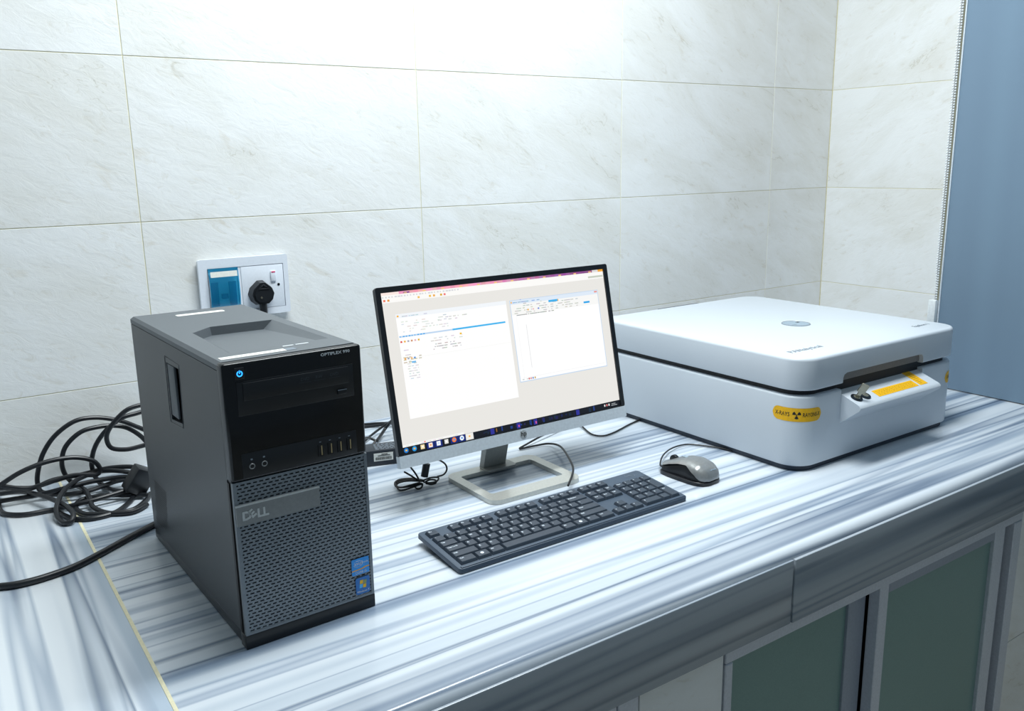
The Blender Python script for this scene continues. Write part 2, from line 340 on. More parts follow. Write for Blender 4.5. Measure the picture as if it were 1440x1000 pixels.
cb('top_rail', -.09, .413, YCF-.004, YCF+.05, ZA-.026, ZA-.001, 'alu', cab2)

# ------------------------------------------------------------------ computer tower
TW, TD, TH = .175, .417, .360
tw = thing('computer_tower', 'charcoal computer tower with black front panel and perforated grille, on the marble worktop', 'computer', (0, 0, 0), (0, 0, .0326))
obj('chassis', box(.013, TW, .019, TD, .002, .342, bev=.001), M['case'], tw)
# side panel with the latch opening
def plate_with_hole(outer, inner, a, b, axis):
    t = bmesh.new()
    def P(u, v, c): return {'z': (u, v, c), 'x': (c, u, v), 'y': (u, c, v)}[axis]
    loops = []
    for c in (a, b):
        lo = []
        for poly in (outer, inner):
            vs_ = [t.verts.new(P(u, v, c)) for u, v in poly]; lo.append(vs_)
            for i in range(len(vs_)): t.edges.new((vs_[i], vs_[(i+1) % len(vs_)]))
        loops.append(lo)
        bmesh.ops.triangle_fill(t, use_beauty=True, use_dissolve=False, edges=[e for e in t.edges if all(v in lo[0] or v in lo[1] for v in e.verts)])
    for k in range(2):
        A, B = loops[0][k], loops[1][k]
        for i in range(len(A)): t.faces.new((A[i], A[(i+1) % len(A)], B[(i+1) % len(A)], B[i]))
    bmesh.ops.recalc_face_normals(t, faces=t.faces); return t
lat = [(.181, .246), (.238, .240), (.236, .321), (.179, .322)]
obj('side_panel', plate_with_hole([(.019, .018), (TD-.001, .018), (TD-.001, .3492), (.019, .3492)], lat, 0, .0125, 'x'), M['case'], tw, smooth=0)
obj('latch_well', box(.0122, .0129, .178, .240, .238, .324), M['port'], tw)
obj('latch_handle', box(.0008, .004, .206, .2375, .2465, .3195, bev=.0006), M['case_top'], tw, label='grey release latch in the side panel')
lf = bmesh.new()
add_tube(lf, [(0, .175, .328), (0, .241, .329), (0, .244, .235), (0, .184, .240)], .0007, 6, 0, True); obj('latch_frame', lf, M['case'], tw)
# lower side edge, seam strip and side slot
obj('side_skirt', box(.0006, .0129, .019, TD-.001, .002, .0175, bev=.0006), M['case'], tw)
obj('front_slot', box(-.0004, .004, .0125, .0188, .020, .213), M['port'], tw)
vt = bmesh.new(); vp = [(.379, .111), (.315, .108), (.332, .042), (.399, .032)]
def inpoly(x, y, P):
    c = False
    for i in range(len(P)):
        (x1, y1), (x2, y2) = P[i-1], P[i]
        if (y1 > y) != (y2 > y) and x < (x2-x1)*(y-y1)/(y2-y1)+x1: c = not c
    return c
for i in range(40):
    for j in range(40):
        y, z = .31+.0042*i+(.0021 if j % 2 else 0), .030+.0037*j
        if inpoly(y, z, vp): vt.faces.new([vt.verts.new((-.0003, y+.0014*math.cos(-k*PI/3), z+.0014*math.sin(-k*PI/3))) for k in range(6)])
obj('side_vent_holes', vt, M['port'], tw, smooth=0, kind='stuff')
# top cover with its recessed tray
tb = bmesh.new(); zt_ = TH; outer = [(0, .012), (TW, .012), (TW, TD), (0, TD)]
hole = [(.028, .056), (.159, .060), (.155, .243), (.066, .247), (.033, .216)]
flr = [(.031, .057, .3592), (.143, .061, .3592), (.141, .2425, .3475), (.0675, .2460, .3475), (.036, .215, .3485)]
r_ = .004
ring_lo = [(0, .012, .3500), (TW, .012, .3425), (TW, TD, .3425), (0, TD, .3500)]
ring_m = [(x, y, zt_-r_) for x, y in outer]
ring_t = [(x+(r_ if x == 0 else -r_), y+(0 if y == .012 else -r_), zt_) for x, y in outer]
V = [[tb.verts.new(p) for p in R_] for R_ in (ring_lo, ring_m, ring_t)]
Hh = [tb.verts.new((x, y, zt_)) for x, y in hole]; Fl = [tb.verts.new(p) for p in flr]
for a, b in ((V[0], V[1]), (V[1], V[2])):
    for i in range(4): tb.faces.new((a[i], a[(i+1) % 4], b[(i+1) % 4], b[i]))
es = []
for lp in (V[2], Hh):
    for i in range(len(lp)):
        e = tb.edges.get((lp[i], lp[(i+1) % len(lp)])) or tb.edges.new((lp[i], lp[(i+1) % len(lp)])); es.append(e)
bmesh.ops.triangle_fill(tb, use_beauty=True, use_dissolve=False, edges=es)
for i in range(5): tb.faces.new((Hh[i], Hh[(i+1) % 5], Fl[(i+1) % 5], Fl[i]))
tb.faces.new(Fl); bmesh.ops.recalc_face_normals(tb, faces=tb.faces)
obj('top_cover', tb, M['case_top'], tw, smooth=20)
obj('label_strip', prism(rrect(.056, .128, .366, .381, .003, 3), TH, TH+.0003), M['paper'], tw, label='white paper strip at the back of the top')
ls = obj('label_strip', box(.008, .088, .0235, .036, TH, TH+.0003), M['paper'], tw, label='white asset label at the front of the top')
obj('label_end', box(.0885, .101, .0235, .036, TH, TH+.0003), M['print_g'], tw)
lt = bmesh.new()
for k in range(9): add_box(lt, .026+k*.0066, .030+k*.0066, .0285, .030, TH+.0003, TH+.0005)
obj('label_print', lt, M['print_g'], ls, smooth=0)
tl = bmesh.new()
for x0, x1 in ((.093, .107), (.110, .127)): add_box(tl, x0, x1, .048, .0515, TH, TH+.0003)
obj('tray_lettering', tl, M['print_w'], tw, smooth=0)
# front bezel
obj('bezel_upper', box(0, TW, 0, .019, .2165, TH-.0005, bev=.0035, seg=3), M['piano'], tw, label='gloss black upper front panel')
obj('bezel_edge', box(-.0003, .0035, .0035, .0186, .2165, TH-.004, bev=.001), M['case'], tw)
obj('front_foot', box(-.001, TW+.0005, .0005, .0188, 0, .0185, bev=.0015), M['piano2'], tw, label='black foot strip below the grille')
obj('drive_bay', box(.0145, .162, -.0010, .004, .2955, .3365, bev=.0006), M['piano2'], tw)
tr = obj('drive_tray', box(.0215, .155, -.0026, .004, .3135, .3345, bev=.0007), M['piano2'], tw, label='black optical drive tray')
sy = bmesh.new()
for x, s in ((.092, 'DVD'), (.111, 'RW'), (.130, 'DVD')): add_text(sy, s, .0055, TX(x, -.0027, .3275, FRONT), ext=.0001)
for x in (.090, .109, .1285): add_box(sy, x, x+.015, -.0027, -.0026, .3235, .3239)
obj('drive_symbols', sy, mat('faint_print', rgb(46, 52, 60), .5), tr, smooth=0)
ej = obj('eject_button', box(.139, .1515, -.0026, .003, .3005, .3065, bev=.0008), M['piano2'], tw); obj('button_edge', box(.1392, .1512, -.0029, -.0026, .3057, .3066), M['print_g'], ej)
pb = obj('power_button', box(.0135, .0255, -.0014, .004, .3395, .3535, bev=.0012), M['piano2'], tw)
lr = bmesh.new(); add_tube(lr, [(.0195+.0030*math.cos(2*PI*k/14+PI/2+.45), -.0016, .3465+.0030*math.sin(2*PI*k/14+PI/2+.45)) for k in range(13)], .0007, 6, 0); add_box(lr, .0190, .0200, -.0018, -.0014, .3465, .3505)
obj('power_symbol', lr, M['led'], pb, label='glowing blue power symbol')
obj('model_lettering', text('OPTIPLEX 990', .0050, TX(.1205, -.0001, .3532, FRONT), xs=1.26, bold=.00008), M['print_w'], tw, smooth=0)
obj('port_panel', box(.0135, .1615, -.0008, .004, .2195, .2500, bev=.0005), M['piano2'], tw)
for x in (.112, .125, .138, .151):
    u = obj('usb_port', plate_with_hole([(x-.0032, .2262), (x+.0032, .2262), (x+.0032, .2412), (x-.0032, .2412)], [(x-.0024, .2270), (x+.0024, .2270), (x+.0024, .2404), (x-.0024, .2404)], -.0018, .0, 'y'), M['piano2'], tw, smooth=0)
    obj('socket_hole', box(x-.0024, x+.0024, -.0011, -.0006, .2270, .2404), M['port'], u); obj('contact_tongue', box(x+.0006, x+.0020, -.0016, -.0009, .2276, .2398), M['brass'], u)
    obj('port_symbol', box(x-.0012, x+.0012, -.0010, -.0008, .2440, .2450), M['print_g'], u)
for x in (.025, .040):
    rg = bmesh.new(); add_tube(rg, [(x+.0030*math.cos(2*PI*k/20), -.0010, .2330+.0030*math.sin(2*PI*k/20)) for k in range(20)], .0007, 6, 0, True)
    j = obj('audio_jack', rg, M['badge'], tw); obj('socket_hole', cyl((x, -.0009, .2330), .0026, .0006, 'y', 16), M['port'], j); obj('port_symbol', box(x-.0012, x+.0012, -.0010, -.0008, .2405, .2425), M['print_g'], j)
# perforated grille
gx0, gx1, gz0, gz1 = .0, .1745, .0187, .2160
obj('grille_backing', box(.001, TW-.001, .006, .0186, gz0, gz1), M['port'], tw)
obj('grille_frame', plate_with_hole([(gx0, gz0), (gx1, gz0), (gx1, gz1), (gx0, gz1)], [(gx0+.0045, gz0+.003), (gx1-.004, gz0+.003), (gx1-.004, gz1-.002), (gx0+.0045, gz1-.002)], .0004, .0060, 'y'), M['web'], tw, smooth=0)
gb = bmesh.new(); nr = 44; a0, a1, b0, b1 = gx0+.0045, gx1-.004, gz0+.003, gz1-.002; dz = (b1-b0)/nr; dx = .0076
def fbox(x0, x1, z0, z1):
    y0, y1 = .0010, .0052
    P = [gb.verts.new(p) for p in ((x0, y0, z0), (x1, y0, z0), (x1, y0, z1), (x0, y0, z1), (x0, y1, z0), (x1, y1, z0), (x1, y1, z1), (x0, y1, z1))]
    for f in ((0, 1, 2, 3), (0, 4, 5, 1), (3, 2, 6, 7), (0, 3, 7, 4), (1, 5, 6, 2)): gb.faces.new([P[i] for i in f])
for j in range(nr+1): fbox(a0, a1, b0+j*dz-.0013, b0+j*dz+.0013)
for j in range(nr):
    x = a0-(dx/2 if j % 2 else 0)
    while x < a1:
        fbox(max(a0, x-.0013), min(a1, x+.0013), b0+j*dz+.0013, b0+(j+1)*dz-.0013) if x+.0013 > a0 else None
        x += dx
obj('grille_mesh', gb, M['web'], tw, smooth=0, kind='stuff')
bb = obj('badge_bar', prism([(.0005, .1625), (.106, .1625), (.106, .1875), (.0005, .1875)], -.0022, .001, 'y'), M['badge'], tw, smooth=0, label='brushed grey badge bar with pale letters')
obj('bar_edge', box(.0005, .106, -.0028, .001, .1866, .1882), M['badge_l'], bb)
dl = bmesh.new(); add_text(dl, 'D', .0150, TX(.0070, -.0023, .1735, FRONT), bold=.0006, ext=.0003, xs=1.05); add_text(dl, 'LL', .0150, TX(.0255, -.0023, .1735, FRONT), bold=.0006, ext=.0003, xs=.95)
add_text(dl, 'E', .0140, TX(.0168, -.0023, .1730, FRONT @ Matrix.Rotation(.6, 4, 'Z')), bold=.0006, ext=.0003)
obj('badge_letters', dl, M['badge_l'], bb, smooth=0)
# stickers
st = obj('sticker', prism(rrect(.1435, .1685, .053, .0755, .0015, 3), -.0007, -.0003, 'y'), M['stick_b'], tw, smooth=0, label='blue processor sticker with an orange band')
ob_ = bmesh.new(); add_prism(ob_, [(.1436, .0587), (.159, .0597), (.163, .0612), (.1684, .0612), (.1684, .0626), (.162, .0626), (.158, .0611), (.1436, .0601)], -.0009, -.0007, 'y'); obj('sticker_band', ob_, M['orange'], st, smooth=0)
si = bmesh.new(); add_text(si, 'intel', .0070, TX(.1472, -.0008, .0690, FRONT)); add_text(si, 'inside', .0035, TX(.1595, -.0008, .0690, FRONT)); add_text(si, 'CORE i5', .0045, TX(.1480, -.0008, .0558, FRONT))
add_tube(si, [(.1525+.0068*math.cos(a/10), -.0008, .0685+.0040*math.sin(a/10)) for a in range(35, 85, 4)], .00025, 4, 0); obj('sticker_print', si, M['print_w'], st, smooth=0)
s2 = obj('sticker', prism(rrect(.1478, .1680, .0245, .0482, .0025, 4), -.0007, -.0003, 'y'), M['stick_b2'], tw, smooth=0, label='deep blue sticker with a four-colour flag')
for (x, z), mm in zip(((.1535, .0392), (.1586, .0385), (.1527, .0336), (.1578, .0329)), ('flag_y', 'flag_g', 'flag_b', 'flag_y')):
    obj('flag_pane', prism([(x, z), (x+.0044, z-.0002), (x+.0051, z+.0049), (x+.0007, z+.0051)], -.0009, -.0007, 'y'), M[mm], s2, smooth=0)
obj('sticker_print', text('Windows 7', .0040, TX(.1492, -.0008, .0282, FRONT), xs=.92), M['print_w'], s2, smooth=0)
for x, y in ((.02, .04), (.155, .04), (.02, .38), (.155, .38)): obj('foot', cyl((x, y, .001), .008, .002, n=16), M['port'], tw)

# ------------------------------------------------------------------ monitor
MW, MH, TILT = .5, .300, .2097
mo = thing('monitor', 'flat monitor with black bezel and silver chin showing a pale software desktop', 'monitor', (.3453+MW/2, .275, 0))
pl = Matrix.Translation((.3453, .253, .0861)) @ Matrix.Rotation(-TILT, 4, 'X')
inv = Matrix.Translation((-(.3453+MW/2), -.275, 0))
def mon(name, bm, m, par=None, **k):
    bmesh.ops.transform(bm, matrix=inv @ pl, verts=bm.verts); return obj(name, bm, m, par or mo, **k)
mon('panel_housing', prism(rrect(.001, MW-.001, .006, MH-.001, .004, 4), .004, .012, 'y'), M['bezel'])
bz = plate_with_hole(rrect(0, MW, .0175, MH, .004, 4), rrect(.0095, .4905, .0198, .2905, .0005, 4), 0, .006, 'y')
mon('bezel', bz, M['bezel'], smooth=20, label='narrow black bezel')
mon('chin', prism(rrect(0, MW, -.003, .0178, .0015, 3), -.0012, .011, 'y', ), M['silver'], label='silver strip below the screen')
mon('back_bulge', box(.11, .39, .012, .030, .03, .20, bev=.008), M['bezel'])
hp_ = mon('logo_disc', cyl((.2510, -.0014, .0085), .0075, .0010, 'y', 28), M['badge_l'])
mon('logo_letters', text('hp', .0125, TX(.2512, -.0021, .0092, FRONT @ Matrix.Shear('XZ', 4, (0, 0))), align='CENTER', bold=.0001), M['ink'], hp_, smooth=0)
# screen picture: flat colour cells
cells = []
def C(u0, v0, u1, v1, c, lay=1): cells.append((u0, v0, u1, v1, c, lay))
C(.0090, .0195, .4910, .2910, (233, 231, 226), 0)
C(.0095, .2735, .4908, .2862, (251, 250, 247)); C(.0095, .2862, .0440, .2908, (250, 232, 226))
npk = 46
for k in range(npk):
    f = k/(npk-1); u0 = .044+(.4635-.044)*k/npk; a, b = (246, 168, 190), (150, 90, 150)
    g = min(1, max(0, (f-.35)/.5)); c = tuple(a[i]+(b[i]-a[i])*g + random.uniform(-14, 14) for i in range(3)); C(u0, .2862, u0+(.4195/npk)+.0001, .2908, c)
    if k % 4 == 1: C(u0, .2864, u0+.006, .2885, (248, 205, 120), 2)
C(.052, .2868, .064, .2890, (120, 70, 150), 2); C(.4640, .2862, .4780, .2908, (225, 222, 222), 2); C(.4780, .2862, .4908, .2908, (240, 170, 60), 2)
C(.452, .2758, .489, .2795, (200, 206, 192), 2)
for k in range(26): u = .012+k*.0058; C(u, .2815, u+random.uniform(.002, .005), .2838, (214, 216, 220), 2)
for u, c in ((.0135, (240, 120, 90)), (.021, (230, 150, 60)), (.078, (240, 190, 90)), (.100, (240, 190, 60)), (.108, (240, 170, 60)), (.122, (220, 170, 40)), (.129, (240, 120, 120))): C(u, .2755, u+.004, .2790, c, 2)
C(.0320, .0758, .2550, .2530, (254, 254, 253)); C(.0320, .2460, .2550, .2530, (242, 246, 250), 2)
C(.2626, .1012, .4712, .2520, (196, 216, 238)); C(.2640, .1028, .4698, .2440, (254, 254, 254), 2); C(.2640, .2440, .4698, .2510, (222, 234, 247), 2)
C(.2640, .2245, .4698, .2440, (247, 247, 245), 3); C(.462, .2470, .4690, .2500, (235, 150, 140), 3)
C(.0340, .2478, .0375, .2508, (245, 180, 60), 3); C(.2650, .2462, .2675, .2495, (245, 180, 60), 3)
C(.0332, .2134, .1369, .2160, (190, 214, 240), 3); C(.1369, .2132, .2480, .2162, (60, 182, 240), 3)
for k in range(9): u = .0345+k*.0055; C(u, .2136, u+random.uniform(.001, .004), .2158, (70, 170, 235), 4)
def scribble(u0, v0, u1, v1, n, c, h=.0016):
    for _ in range(n):
        u = random.uniform(u0, u1); v = v0+round(random.uniform(0, (v1-v0)/.0042))*.0042; C(u, v, min(u1, u+random.uniform(.002, .007)), v+h, tuple(x+random.uniform(-12, 12) for x in c), 4)
scribble(.039, .2215, .130, .2400, 46, (222, 222, 222)); scribble(.110, .2330, .170, .2400, 14, (205, 208, 208)); scribble(.042, .2475, .095, .2490, 10, (196, 206, 220))
scribble(.092, .1850, .150, .1920, 34, (190, 190, 190)); scribble(.085, .1995, .155, .2030, 20, (214, 214, 214)); scribble(.036, .1780, .052, .1900, 8, (215, 215, 215)); scribble(.038, .1420, .062, .1700, 34, (216, 218, 220)); scribble(.034, .1700, .07, .178, 12, (200, 190, 170))
C(.0320, .1770, .2550, .1774, (238, 238, 236), 4); C(.0500, .1685, .0580, .1715, (110, 185, 235), 5)
for k, c in enumerate(((220, 70, 60), (240, 180, 60), (170, 170, 190), (210, 150, 110), (230, 180, 190), (230, 180, 30))): C(.034+k*.0066, .2045, .0375+k*.0066, .2075, c, 5)
C(.150, .2045, .154, .2075, (240, 190, 40), 5)
for k, c in enumerate(((240, 170, 90), (160, 170, 190), (240, 190, 130), (90, 150, 220))): C(.037+k*.006, .1755, .0405+k*.006, .1785, c, 5)
scribble(.268, .2265, .420, .2420, 90, (196, 198, 196)); scribble(.268, .2465, .330, .2490, 14, (150, 180, 220)); scribble(.266, .2228, .36, .2240, 30, (170, 176, 170)); scribble(.266, .105, .300, .106, 8, (200, 200, 200))
C(.350, .2400, .3715, .2440, (60, 175, 235), 5); C(.3715, .2400, .3735, .2440, (240, 180, 70), 5); C(.4330, .2290, .4480, .2325, (20, 165, 235), 5)
for k in range(3): C(.300+k*.012, .2300, .303+k*.012, .2330, ((240, 180, 70), (235, 190, 190), (90, 130, 220))[k], 5)
C(.2925, .125, .2931, .205, (196, 198, 200), 5); C(.2732, .108, .2735, .222, (228, 228, 228), 5); C(.270, .1085, .468, .1088, (222, 222, 222), 5)
for k, c in enumerate(((220, 110, 110), (230, 150, 150), (110, 150, 210), (200, 160, 60))): C(.282+k*.0045, .1040, .2845+k*.0045, .1075, c, 5)
# task bar
C(.0090, .0195, .4910, .0312, (14, 18, 26), 1)
C(.0095, .0312, .1310, .0350, (246, 246, 244), 1); scribble(.012, .0320, .13, .0330, 16, (226, 226, 228)); C(.052, .0322, .0545, .0345, (245, 120, 100), 5)
ics = [(30, 120, 200), (40, 150, 220), (240, 220, 170), (250, 235, 220), (240, 246, 255), (225, 225, 220), (235, 130, 60), (235, 245, 255), (245, 238, 225)]
for k, c in enumerate(ics):
    u = .0120+k*.01555
    if k in (3, 4, 6, 7): C(u-.0028, .0198, u+.0118, .0308, (18, 40, 120), 2)
    if k == 8: C(u-.003, .0198, u+.0125, .0310, (236, 236, 232), 2)
    cells.append(('disc' if k in (0, 1, 6, 7) else 'sq', u+.0045, .0256, .0043, c, 3))
    C(u+.0030, .0244, u+.0062, .0270, ((250, 200, 60), (250, 190, 40), (250, 250, 250), (240, 150, 60), (200, 220, 250), (255, 255, 255), (80, 150, 230), (60, 130, 220), (240, 170, 50))[k], 5)
for k in range(36): u = random.uniform(.16, .44); C(u, random.uniform(.0200, .0260), u+random.uniform(.002, .006), random.uniform(.0262, .0308), random.choice([(16, 34, 92), (22, 26, 60), (28, 60, 130), (20, 40, 60), (34, 30, 90)]), 2)
for u in (.2420, .2800, .38, .185): C(u, .0200, u+.008, .0300, (44, 48, 150), 3)
C(.2455, .0225, .2480, .0260, (220, 90, 150), 4); C(.284, .0215, .2865, .0260, (220, 90, 150), 4); C(.197, .0225, .199, .029, (150, 100, 40), 4)
for k in range(3): C(.4500+k*.0055, .0240, .4530+k*.0055, .0280, ((230, 230, 230), (225, 130, 130), (235, 235, 235))[k], 3)
C(.4690, .0260, .4790, .0272, (175, 180, 184), 3); C(.4680, .0230, .4830, .0242, (175, 180, 184), 3)
sb = bmesh.new(); cl = sb.loops.layers.float_color.new('Col')
for c in cells:
    if c[0] in ('disc', 'sq'):
        _, u, v, r, col, lay = c; n = 14 if c[0] == 'disc' else 4; ph = 0 if n > 4 else PI/4; r *= 1 if n > 4 else 1.25
        pts = [(u+r*math.cos(2*PI*k/n+ph), v+r*math.sin(2*PI*k/n+ph)) for k in range(n)]
    else: u0, v0, u1, v1, col, lay = c; pts = [(u0, v0), (u1, v0), (u1, v1), (u0, v1)]
    f = sb.faces.new([sb.verts.new((u, .0030-.00003*lay, v)) for u, v in pts])
    for l in f.loops: l[cl] = tuple(lin(max(0, min(255, x))) for x in col) + (1,)
mon('screen', sb, M['screen'], smooth=0, label='lit screen with two white program windows and a dark task bar')
# stand
def ms(name, bm, m, par=None, **k):
    bmesh.ops.transform(bm, matrix=inv, verts=bm.verts); return obj(name, bm, m, par or mo, **k)
bo = rrect(.489, .688, .194, .360, .020, 6); bi = rrect(.508, .668, .228, .334, .006, 6)
ms('stand_base', plate_with_hole(bo, bi, .0005, .0085, 'z'), M['stand'], smooth=25, label='open rectangular silver stand base')
bf = bmesh.new(); add_prism(bf, rrect(.560, .626, .318, .352, .006, 4), .0086, .0125); ms('neck_foot', bf, M['neck'])
nk = bmesh.new(); add_prism(nk, [(.338, .010), (.352, .010), (.318, .150), (.300, .150)], .562, .612, 'x'); ms('stand_neck', nk, M['neck'], smooth=0, label='grey metal stand neck')

# ------------------------------------------------------------------ keyboard
KW, KD = .4608, .1283; KA = math.asin((.0219-.011)/KD)
kb = thing('keyboard', 'dark grey full-size keyboard with white key legends in front of the monitor', 'keyboard', (.3119, .0134, 0), (KA, 0, .0016))
KT = .0088
obj('case', prism(rrect(0, KW, 0, KD, .006, 5), .0012, KT, bev_top=.0018, seg=2), M['kb'], kb)
obj('case_underside', prism(rrect(.006, KW-.006, .008, KD-.006, .006, 4), -.0004, .0014), M['port'], kb)
obj('front_lip', box(.004, KW-.004, .0015, .0060, KT-.0005, KT+.0016, bev=.0007), M['kb'], kb)
for x in (.03, KW-.06): obj('foot', box(x, x+.03, KD-.02, KD-.008, -.0095, 0, bev=.001), M['port'], kb)
UX = (KW-.0165)/22.5; UY = .0176; KX0 = .0082; KY0 = .0092
_km = {}
def key(cx, row, wu, s='', hu=1, size=.0052, big=False):
    w_ = wu*UX-.0011; h_ = hu*UY-.0011; x0 = KX0+cx*UX; y0 = KY0+row*UY+(.0040 if row == 5 else 0)
    kk = (round(wu, 2), hu)
    if kk not in _km:
        t = bmesh.new(); i = .0021; z0, z1 = 0, .0048
        lo = [t.verts.new(p) for p in ((0, 0, z0), (w_, 0, z0), (w_, h_, z0), (0, h_, z0))]; hi = [t.verts.new(p) for p in ((i, i*1.05, z1), (w_-i, i*1.05, z1), (w_-i, h_-i*.55, z1), (i, h_-i*.55, z1))]
        tf = t.faces.new(hi)
        for k in range(4): t.faces.new((lo[k], lo[(k+1) % 4], hi[(k+1) % 4], hi[k]))
        bmesh.ops.bevel(t, geom=list(tf.edges), offset=.0005, segments=1, affect='EDGES')
        o = obj('key', t, M['key'], kb, (x0, y0, KT+.0001), smooth=25); _km[kk] = o.data
    else: o = link('key', _km[kk], kb, (x0, y0, KT+.0001))
    if s == '@': obj('legend', cyl((.0112, .0085, .00485), .0029, .0002, n=14), M['legend'], o, smooth=0)
    elif s: obj('legend', text(s, size, TX(.0035, h_-.0058, .0049), ext=.00006, res=1, bold=.00012), M['legend'], o, smooth=0)
key(0, 5, 1, 'Esc', size=.0038)
for g, x in enumerate((2, 6.5, 11)):
    for k in range(4): key(x+k, 5, 1, 'F%d' % (g*4+k+1), size=.0042)
for k, s in enumerate(('Prt', 'Scr', 'Pau')): key(15.25+k, 5, 1, s, size=.0036)
def rowk(r, x, items):
    for s, wu in items: key(x, r, wu, s, size=.0052 if len(s) == 1 else .0040); x += wu
rowk(4, 0, [(c, 1) for c in '`1234567890-='] + [('Backspace', 2)])
rowk(3, 0, [('Tab', 1.5)] + [(c, 1) for c in 'QWERTYUIOP[]'] + [('\\', 1.5)])
rowk(2, 0, [('Caps Lock', 1.75)] + [(c, 1) for c in "ASDFGHJKL;'"] + [('Enter', 2.25)])
rowk(1, 0, [('Shift', 2.25)] + [(c, 1) for c in 'ZXCVBNM,./'] + [('Shift', 2.75)])
rowk(0, 0, [('Ctrl', 1.5), ('@', 1.25), ('Alt', 1.25), ('', 5.75), ('Alt', 1.25), ('@', 1.25), ('Fn', 1.25), ('Ctrl', 1.5)])
rowk(4, 15.25, [('Ins', 1), ('Hm', 1), ('PgU', 1)]); rowk(3, 15.25, [('Del', 1), ('End', 1), ('PgD', 1)])
key(16.25, 1, 1, '^'); rowk(0, 15.25, [('<', 1), ('v', 1), ('>', 1)])
rowk(4, 18.5, [('Num', 1), ('/', 1), ('*', 1), ('-', 1)]); rowk(3, 18.5, [('7', 1), ('8', 1), ('9', 1)]); rowk(2, 18.5, [('4', 1), ('5', 1), ('6', 1)]); rowk(1, 18.5, [('1', 1), ('2', 1), ('3', 1)]); rowk(0, 18.5, [('0', 2), ('.', 1)])
key(21.5, 2, 1, '+', 2); key(21.5, 0, 1, 'Ent', 2, size=.004)
lg = bmesh.new(); cx, cy = KW-.030, KD-.0125
add_tube(lg, [(cx+.0105*math.cos(2*PI*k/28), cy+.0072*math.sin(2*PI*k/28), KT) for k in range(28)], .0004, 5, 0, True); add_text(lg, 'DELL', .0058, TX(cx, cy, KT+.0001), align='CENTER', bold=.0001)
obj('maker_mark', lg, M['print_g'], kb, smooth=0)
obj('indicator_light', box(KW-.114, KW-.111, KD-.0085, KD-.0065, KT, KT+.0002), M['led'], kb, label='small blue indicator light')

# keyboard cable
ends = Vector((.3119+KW*.60, .0134+KD, .018))
pts = [onz(797, 682, .016)+Vector((0, -.004, 0)), onz(806, 662, .02), onz(801, 646, .02), onz(788, 628, .014), onz(772, 624, .006), onz(752, 627, .004), onz(731, 631, .004), onz(742, 624, .006), onz(764, 612, .01), onz(790, 601, .008)]
kc = obj('keyboard_cable', tube(pts, .0021, 8, 10, minz=.0022), M['rubber2'], label='thin black keyboard cable looping over the silver monitor stand', category='cable')
mc = obj('monitor_cable', tube([onz(812, 592, .008), onz(822, 603, .004), onz(833, 611, .003), onz(848, 613, .003), onz(864, 608, .003), onz(885, 597, .003), onz(905, 588, .003)], .0019, 8, 10, minz=.002), M['rubber2'], label='thin black cable sagging between the monitor and the white machine', category='cable')

# ------------------------------------------------------------------ mouse
ms_ = thing('computer_mouse', 'silver and black computer mouse right of the keyboard', 'mouse', (.8605, .0925, 0), (0, 0, .09))
ML = .109
def lerp_tab(t, T):
    for (a, u), (b, v) in zip(T, T[1:]):
        if t <= b:
            f = (t-a)/(b-a); f = f*f*(3-2*f)*.5+f*.5; return u+(v-u)*f
    return T[-1][1]
def mouse_h(t): return lerp_tab(t, [(0, .0135), (.025, .0205), (.08, .0285), (.2, .036), (.38, .0395), (.55, .0375), (.75, .0305), (.9, .0235), (1, .0190)])
def mouse_w(t): return lerp_tab(t, [(0, .0120), (.02, .0175), (.06, .0245), (.18, .0310), (.35, .0325), (.55, .0315), (.8, .0305), (.93, .0270), (.98, .0225), (1, .0170)])
def mouse_surface(a_of_t, off, n=26, k=16, floor=.0035, t0=0.0, t1=1.0, inset=0):
    bm = bmesh.new(); rows_ = []
    for i in range(n+1):
        t = t0+(t1-t0)*i/n; y = -ML/2+ML*t; w_ = mouse_w(t)+off-inset*math.sin(PI*t); h_ = mouse_h(t)+off
        amin = a_of_t(t); r = []
        for j in range(k+1):
            a = amin+(PI-2*amin)*j/k; ca, sa = math.cos(a), math.sin(a)
            r.append(bm.verts.new((w_*math.copysign(abs(ca)**.62, ca), y, floor+(h_-floor)*abs(sa)**.75)))
        rows_.append(r)
    for i in range(n):
        for j in range(k): bm.faces.new((rows_[i][j], rows_[i][j+1], rows_[i+1][j+1], rows_[i+1][j]))
    for r, rev in ((rows_[0], 0), (rows_[-1], 1)):
        try: bm.faces.new(r if rev else r[::-1])
        except Exception: pass
    bmesh.ops.recalc_face_normals(bm, faces=bm.faces); return bm
obj('mouse_body', mouse_surface(lambda t: 0, -.0012, inset=.006, t0=.05, t1=.965), M['mouse_d'], ms_, smooth=50, label='black lower body')
sh = obj('mouse_shell', mouse_surface(lambda t: lerp_tab(t, [(0, .02), (.10, .05), (.22, .35), (.4, .75), (.7, .72), (1, .55)]), .0006, floor=.009), M['mouse_s'], ms_, smooth=50, label='silver upper shell')
basep = bmesh.new()
bp_ = [(mouse_w(t)+.0004, -ML/2+ML*t) for t in [0, .02, .05, .1, .18, .3, .45, .6, .75, .87, .94, .98, 1]]
add_prism(basep, bp_+[(-x, y) for x, y in bp_[::-1]], .0006, .0075, bev_top=.0012, seg=1); obj('mouse_base', basep, M['mouse_d'], ms_)
obj('scroll_wheel', cyl((0, .037, .0245), .0095, .008, 'x', 24, bev=.0015), M['mouse_d'], ms_)
obj('shell_button', box(-.004, .004, .004, .018, .0368, .0378, bev=.0004), M['disc'], ms_)
obj('shell_lettering', text('DELL', .0075, TX(.005, -ML/2+.0075, .0272, Matrix.Rotation(.72, 4, 'X')), align='CENTER', ext=.0002, bold=.0002), M['disc'], ms_, smooth=0)
